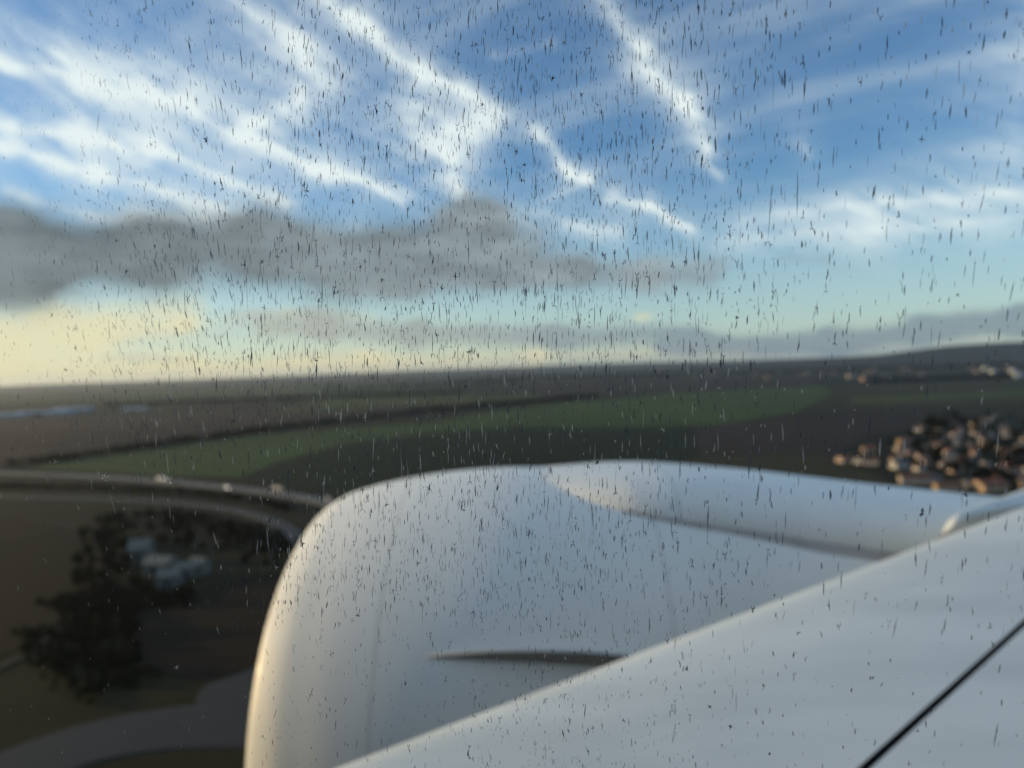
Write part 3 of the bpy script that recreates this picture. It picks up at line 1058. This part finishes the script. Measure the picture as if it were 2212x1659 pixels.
def skin(front):
    v, f = [], []
    rows = []
    for y in ys:
        b = le(y)
        g = gap_c(y)
        pts = []
        if front:
            pts = [p for p in LOWER] + [p for p in UPPER[1:] if p[0] < g - .03]
            pts = pts[:]
            # fixed count: resample upper from the nose to the gap
            up = [(g - .009) * (k / 22) ** 1.6 for k in range(1, 23)]
            pts = list(LOWER) + [(c, interp(UPPER, c)) for c in up]
        else:
            up = [g + .009 + (3.0 - g - .009) * k / 16 for k in range(17)]
            pts = [(c, interp(UPPER, c)) for c in up]
        rows.append([(b.x + c, b.y, b.z + z) for c, z in pts])
    n = len(rows[0])
    for r_ in rows:
        v += r_
    for i in range(len(rows) - 1):
        for k in range(n - 1):
            f.append((i * n + k, (i + 1) * n + k, (i + 1) * n + k + 1, i * n + k + 1))
    return mesh('skin', v, f, True)


obj('leading_edge_panel', skin(True), m_wing, WING)
obj('upper_skin', skin(False), m_wing, WING)
gv_, gf_ = [], []
for i, y in enumerate(ys):
    b, g = le(y), gap_c(y)
    for c in (g - .03, g + .03):
        gv_.append((b.x + c, b.y, b.z + interp(UPPER, c) - .012))
    if i:
        gf_.append((2 * i - 2, 2 * i, 2 * i + 1, 2 * i - 1))
obj('panel_seal', mesh('panel_seal', gv_, gf_), m_seal, WING)
lv_, lf_ = [], []
for i, y in enumerate(ys):
    b = le(y)
    lv_ += [(b.x + .75, b.y, b.z - .16), (b.x + 3.0, b.y, b.z + .0)]
    if i:
        lf_.append((2 * i - 2, 2 * i - 1, 2 * i + 1, 2 * i))
obj('lower_skin', mesh('lower_skin', lv_, lf_), m_wing, WING)

# outboard slat with its slanted inboard end
slv, slf = [], []
sl_y = [2.30, 2.36, 2.45, 2.6, 2.9, 3.4, 4.2, 5.4]
for i, y in enumerate(sl_y):
    b = le(y)
    g = min(1.0, (y - 2.25) / .12)
    gr = min(1.0, max(0.0, (y - 2.3) / .32))
    top = Vector((b.x - .055 * g - .01, b.y, b.z + .050 * g))
    tra = top.lerp(Vector((b.x + .03, b.y, b.z + .020)), .15 + .85 * gr)
    fr = Vector((top.x - .035, b.y, top.z - .030))
    bt = Vector((b.x - .03, b.y, b.z - .06))
    slv += [tra, top.lerp(tra, .5) + Vector((0, 0, .006)), top, fr, bt]
    if i:
        k = 5 * i
        for q in range(4):
            slf.append((k - 5 + q, k + q, k + q + 1, k - 4 + q))
obj('slat', mesh('slat', slv, slf, True), m_wing, WING)
cv = [le(2.10) + Vector((-.004, 0, -.01)), Vector(slv[0]) + Vector((0, 0, -.001)), Vector(slv[5]) + Vector((0, 0, -.001)), Vector(slv[10]) + Vector((0, 0, -.001)), Vector(slv[15]) + Vector((0, 0, -.002)), le(2.62) + Vector((.01, 0, -.02)), Vector(slv[4]), Vector(slv[3])]
obj('slat_cove', mesh('slat_cove', cv, [(0, 1, 2), (0, 2, 3), (0, 3, 4), (0, 4, 5), (0, 6, 7), (0, 7, 1)]), m_tan, WING)

# fuselage side with the opening the camera looks through
m_fus = mat('fuselage_paint', (.11, .12, .14), (.09, .10, .12), 1.0, .4, .4)
FY, FZ, FR = -1.735, -.35, 1.90
xs_ = [-14, -9, -5, -3, -1.5, -.7, -.24, .24, .7, 1.5, 3, 5, 9, 14]
th_ = [i * 6.0 for i in range(60)]
lo_t, hi_t = math.degrees(math.asin((-.20 - FZ) / FR)), math.degrees(math.asin((.20 - FZ) / FR))
th_ = sorted([t for t in th_ if not (lo_t - 2 < t < hi_t + 2)] + [lo_t, hi_t])
fv, ff = [], []
for x in xs_:
    for t in th_:
        fv.append((x, FY + FR * math.cos(R(t)), FZ + FR * math.sin(R(t))))
nt = len(th_)
for i in range(len(xs_) - 1):
    for k in range(nt):
        if xs_[i] == -.24 and th_[k] == lo_t:
            continue
        ff.append((i * nt + k, (i + 1) * nt + k, (i + 1) * nt + (k + 1) % nt, i * nt + (k + 1) % nt))
obj('fuselage', mesh('fuselage', fv, ff), m_fus, AIR)

# window pane -------------------------------------------------------------
m_pane = bpy.data.materials.new('clear_acrylic')
m_pane.use_nodes = True
t_ = m_pane.node_tree
t_.nodes.clear()
tb = t_.nodes.new('ShaderNodeBsdfTransparent')
tb.inputs[0].default_value = (.955, .97, .965, 1)
ob_ = t_.nodes.new('ShaderNodeOutputMaterial')
t_.links.new(tb.outputs[0], ob_.inputs[0])

PY0, PSL = .152, .36            # pane plane: y = PY0 - PSL * x, nearer on the right


def pane_pt(px, py, lift=0.0):
    u, w = (px - CX) / F, (CY - py) / F
    y = (PY0 + lift) / (1 + PSL * u)
    return Vector((u * y, y, w * y))


pv = []
hw_, hh_, cr = .21, .17, .08
for cx_, cz_, a0 in ((hw_ - cr, hh_ - cr, 0), (-hw_ + cr, hh_ - cr, 90), (-hw_ + cr, -hh_ + cr, 180), (hw_ - cr, -hh_ + cr, 270)):
    for k in range(9):
        a = R(a0 + k * 11.25)
        pv.append((cx_ + cr * math.cos(a), cz_ + cr * math.sin(a)))
n = len(pv)
off = Vector((PSL, 1, 0)).normalized() * .005
front = [Vector((x, PY0 - PSL * x, z)) for x, z in pv]
back = [p - off for p in front]
PANE = obj('window_pane', mesh('window_pane', front + back, [tuple(range(n)), tuple(range(2 * n - 1, n - 1, -1))] + [(i, i + n, (i + 1) % n + n, (i + 1) % n) for i in range(n)]), m_pane, AIR)
PANE['label'] = 'clear acrylic window pane covered in fine vertical streaks'


def streak_mat(name, color, clear):
    m = bpy.data.materials.new(name)
    m.use_nodes = True
    t = m.node_tree
    t.nodes.clear()
    q = NT(t)
    tr = q.n('ShaderNodeBsdfTranslucent')
    co = q.n('ShaderNodeTexCoord').outputs['Object']
    nz = q.noise(co, 900.0, 2.0)
    q.put(tr.inputs[0], q.mix(nz, (*[c * .6 for c in color], 1), (*[c * 1.4 for c in color], 1)))
    tp = q.n('ShaderNodeBsdfTransparent')
    mx = q.n('ShaderNodeMixShader')
    mx.inputs[0].default_value = 1 - clear
    t.links.new(tp.outputs[0], mx.inputs[1])
    t.links.new(tr.outputs[0], mx.inputs[2])
    o = q.n('ShaderNodeOutputMaterial')
    t.links.new(mx.outputs[0], o.inputs[0])
    return m


STREAK = [streak_mat('dense_streak', (.055, .068, .09), .08), streak_mat('medium_streak', (.09, .105, .13), .45), streak_mat('faint_streak', (.12, .13, .15), .70),
          streak_mat('pale_scratch', (.50, .51, .50), .45)]


def ribbon(v, f, fm, pts, ws, mi):
    """A raised tapering bead along pts (pixel units on the pane), widths ws in pixels."""
    k0 = len(v)
    for i, ((x, y), w) in enumerate(zip(pts, ws)):
        a, b = pts[max(i - 1, 0)], pts[min(i + 1, len(pts) - 1)]
        dx, dy = b[0] - a[0], b[1] - a[1]
        L = math.hypot(dx, dy) or 1
        nx, ny = -dy / L * w / 2, dx / L * w / 2
        v += [pane_pt(x - nx, y - ny, .00004), pane_pt(x, y, .00004 + w * .00003), pane_pt(x + nx, y + ny, .00004)]
        if i:
            k = k0 + 3 * i
            f += [(k - 3, k - 2, k + 1, k), (k - 2, k - 1, k + 2, k + 1)]
            fm += [mi, mi]


def density(x, y):
    d = 1.0
    if x < 260:
        d *= .30 + .70 * max(0, (x - 60) / 200) if x > 60 else .30
    if x > 1300:
        d *= max(.16, 1 - (x - 1250) / 620)
    if x < 620 and y < 420:
        d *= .55
    if y > 1000 and x < 560:
        d *= .28
    if y > 1330:
        d *= .62 if x > 1000 else .25
    if 780 < y < 1010:
        d *= .85
    if x > 1300 and y > 1080:
        d *= .75
    return d


rs = random.Random(99)
marks = []
while len(marks) < 16500:
    x, y = rs.uniform(-420, 2700), rs.uniform(-330, 1990)
    if rs.random() > density(min(max(x, 0), 2212), min(max(y, 0), 1659)):
        continue
    marks.append((x, y))


def near(x, x0, x1):
    return max(0.0, min(1.0, (x - x0) / (x1 - x0)))


pieces = []
for x, y in marks:
    v, f, fm = [], [], []
    right = near(x, 1200, 2000)
    left = 1 - near(x, 120, 420)
    lowz = near(y, 1150, 1450)
    L = rs.lognormvariate(math.log(15), .5) * (1 - .40 * left) * (1 + .35 * right) * (1 - .45 * lowz)
    wd = rs.uniform(.95, 1.8) * (1 + .9 * right) * (1 - .30 * left) * (1 + .25 * (rs.random() < .18))
    if rs.random() < .06:
        wd *= 1.7
    lean = (-.16 if x < 500 else 0.0) + rs.gauss(0, .05 + .10 * left + .08 * lowz) + .12 * near(x, 1500, 2200)
    q = rs.random()
    mi = 0 if q < .45 else 1 if q < .78 else 2
    if rs.random() < .45 * left:
        mi = 2
    if rs.random() < .22 + .10 * right:      # pale scratches
        mi = 3
        if rs.random() < .25 + .4 * right:
            L *= .35
            wd *= 1.2
    n = 6
    pts, ws = [], []
    jx = 0
    for i in range(n + 1):
        t = i / n
        jx += rs.gauss(0, .45)
        pts.append((x + jx - lean * L * (t - .5), y + L * (t - .5)))
        ws.append(max(.18, wd * (math.sin(math.pi * min(max(t, .04), .96)) ** .8) * rs.uniform(.7, 1.2)))
    ribbon(v, f, fm, pts, ws, mi)
    if rs.random() < .075 and mi != 3:      # forked ones
        e = pts[0] if rs.random() < .6 else pts[-1]
        sgn = -1 if e is pts[0] else 1
        for sd_ in (-1, 1):
            ln = rs.uniform(4, 10)
            ribbon(v, f, fm, [e, (e[0] + sd_ * ln * .35, e[1] + sgn * ln * .3), (e[0] + sd_ * ln * .55, e[1] + sgn * ln)], [wd * .7, wd * .8, .3], mi)
    if rs.random() < .03:                   # star shaped specks
        for k in range(rs.randint(3, 5)):
            a = rs.uniform(0, 6.28)
            ln = rs.uniform(4, 9)
            ribbon(v, f, fm, [(x, y), (x + math.cos(a) * ln * .5, y + math.sin(a) * ln * .5), (x + math.cos(a) * ln, y + math.sin(a) * ln)], [wd * .9, wd * .6, .3], mi)
    vis = -10 < x < 2222 and -10 < y < 1669
    pieces.append((L * wd * (1.0 if mi == 0 else .6) * vis, v, f, fm))

pieces.sort(key=lambda p: -p[0])


def streak_obj(name, v, f, fm):
    me = mesh(name, v, f, True)
    for m in STREAK:
        me.materials.append(m)
    me.polygons.foreach_set('material_index', fm)
    return obj(name, me, None, PANE)


for _, v, f, fm in pieces[:290]:
    streak_obj('streak', v, f, fm)
AV, AF, AM = [], [], []
for _, v, f, fm in pieces[290:]:
    k = len(AV)
    AV += v
    AF += [tuple(i + k for i in q) for q in f]
    AM += fm
so_ = streak_obj('fine_streaks', AV, AF, AM)
so_['kind'] = 'stuff'

# each of the look-alikes gets its place in its clump as its label
ORD = 'first second third fourth fifth sixth seventh eighth ninth tenth eleventh twelfth thirteenth fourteenth fifteenth sixteenth seventeenth eighteenth nineteenth twentieth'.split()
WALLN = ['cream walled', 'white walled', 'pink walled', 'ochre walled']
ROOFN = ['red roofed', 'brown roofed', 'slate roofed']
CLUMP = {'dark tree in the clump around the grey roofed farm': ('dark tree', 'the farm clump'),
         'near black tree in the clump above the bottom left road': ('black tree', 'the lower clump'),
         'dark rounded tree among the blurred village houses': ('dark tree', 'the village trees'),
         'blurred house with a brownish tiled roof among the village trees': ('house', 'the village'),
         'tiny far house scattered over the dark wooded slope': ('tiny house', 'the distant town'),
         'tall dark tree at the upper left of the village': ('tall dark tree', 'the village top'),
         'low dark bush between the farm and the slip road': ('low bush', 'the scrub')}
alike = {}
for o in list(COL.objects):
    if o.parent is None and o.get('label') in CLUMP:
        alike.setdefault(o['label'], []).append(o)
for lab, lst in alike.items():
    what, where = CLUMP[lab]
    lst.sort(key=lambda o: o.location.length)
    nrow = max(1, math.ceil(len(lst) / 18))
    size = math.ceil(len(lst) / nrow)
    for r in range(nrow):
        row = sorted(lst[r * size:(r + 1) * size], key=lambda o: o.location.x / o.location.y)
        rw = 'front' if r == 0 else 'back' if r == nrow - 1 else ORD[r]
        for k, o in enumerate(row):
            kind = what
            if 'house' in what:
                mats = [c.data.materials[0] for c in o.children]
                wi, ri = [i for i, m in enumerate(WALLS) if m in mats], [i for i, m in enumerate(ROOFS) if m in mats]
                kind = WALLN[wi[0]] + ' ' + ROOFN[ri[0]] + ' ' + what if wi and ri else what
            o['label'] = kind + ', ' + ORD[k] + ' from left, ' + rw + ' row of ' + where if nrow > 1 else kind + ', ' + ORD[k] + ' from left in ' + where

# ------------------------------------------------------------------ haze
HZ = GROUND_R + 600
m_haze = bpy.data.materials.new('haze')
m_haze.use_nodes = True
ht = m_haze.node_tree
ht.nodes.clear()
hv = ht.nodes.new('ShaderNodeVolumePrincipled')
hv.inputs['Color'].default_value = (.76, .88, 1.0, 1)
hv.inputs['Density'].default_value = 3.0e-5
hv.inputs['Anisotropy'].default_value = 0.55
ho = ht.nodes.new('ShaderNodeOutputMaterial')
ht.links.new(hv.outputs[0], ho.inputs['Volume'])
tag(obj('haze', boxmesh('haze', -HZ, HZ, -HZ, HZ, -5.0, 230.0), m_haze), 'thin pale haze over the flat country', 'haze', kind='stuff')
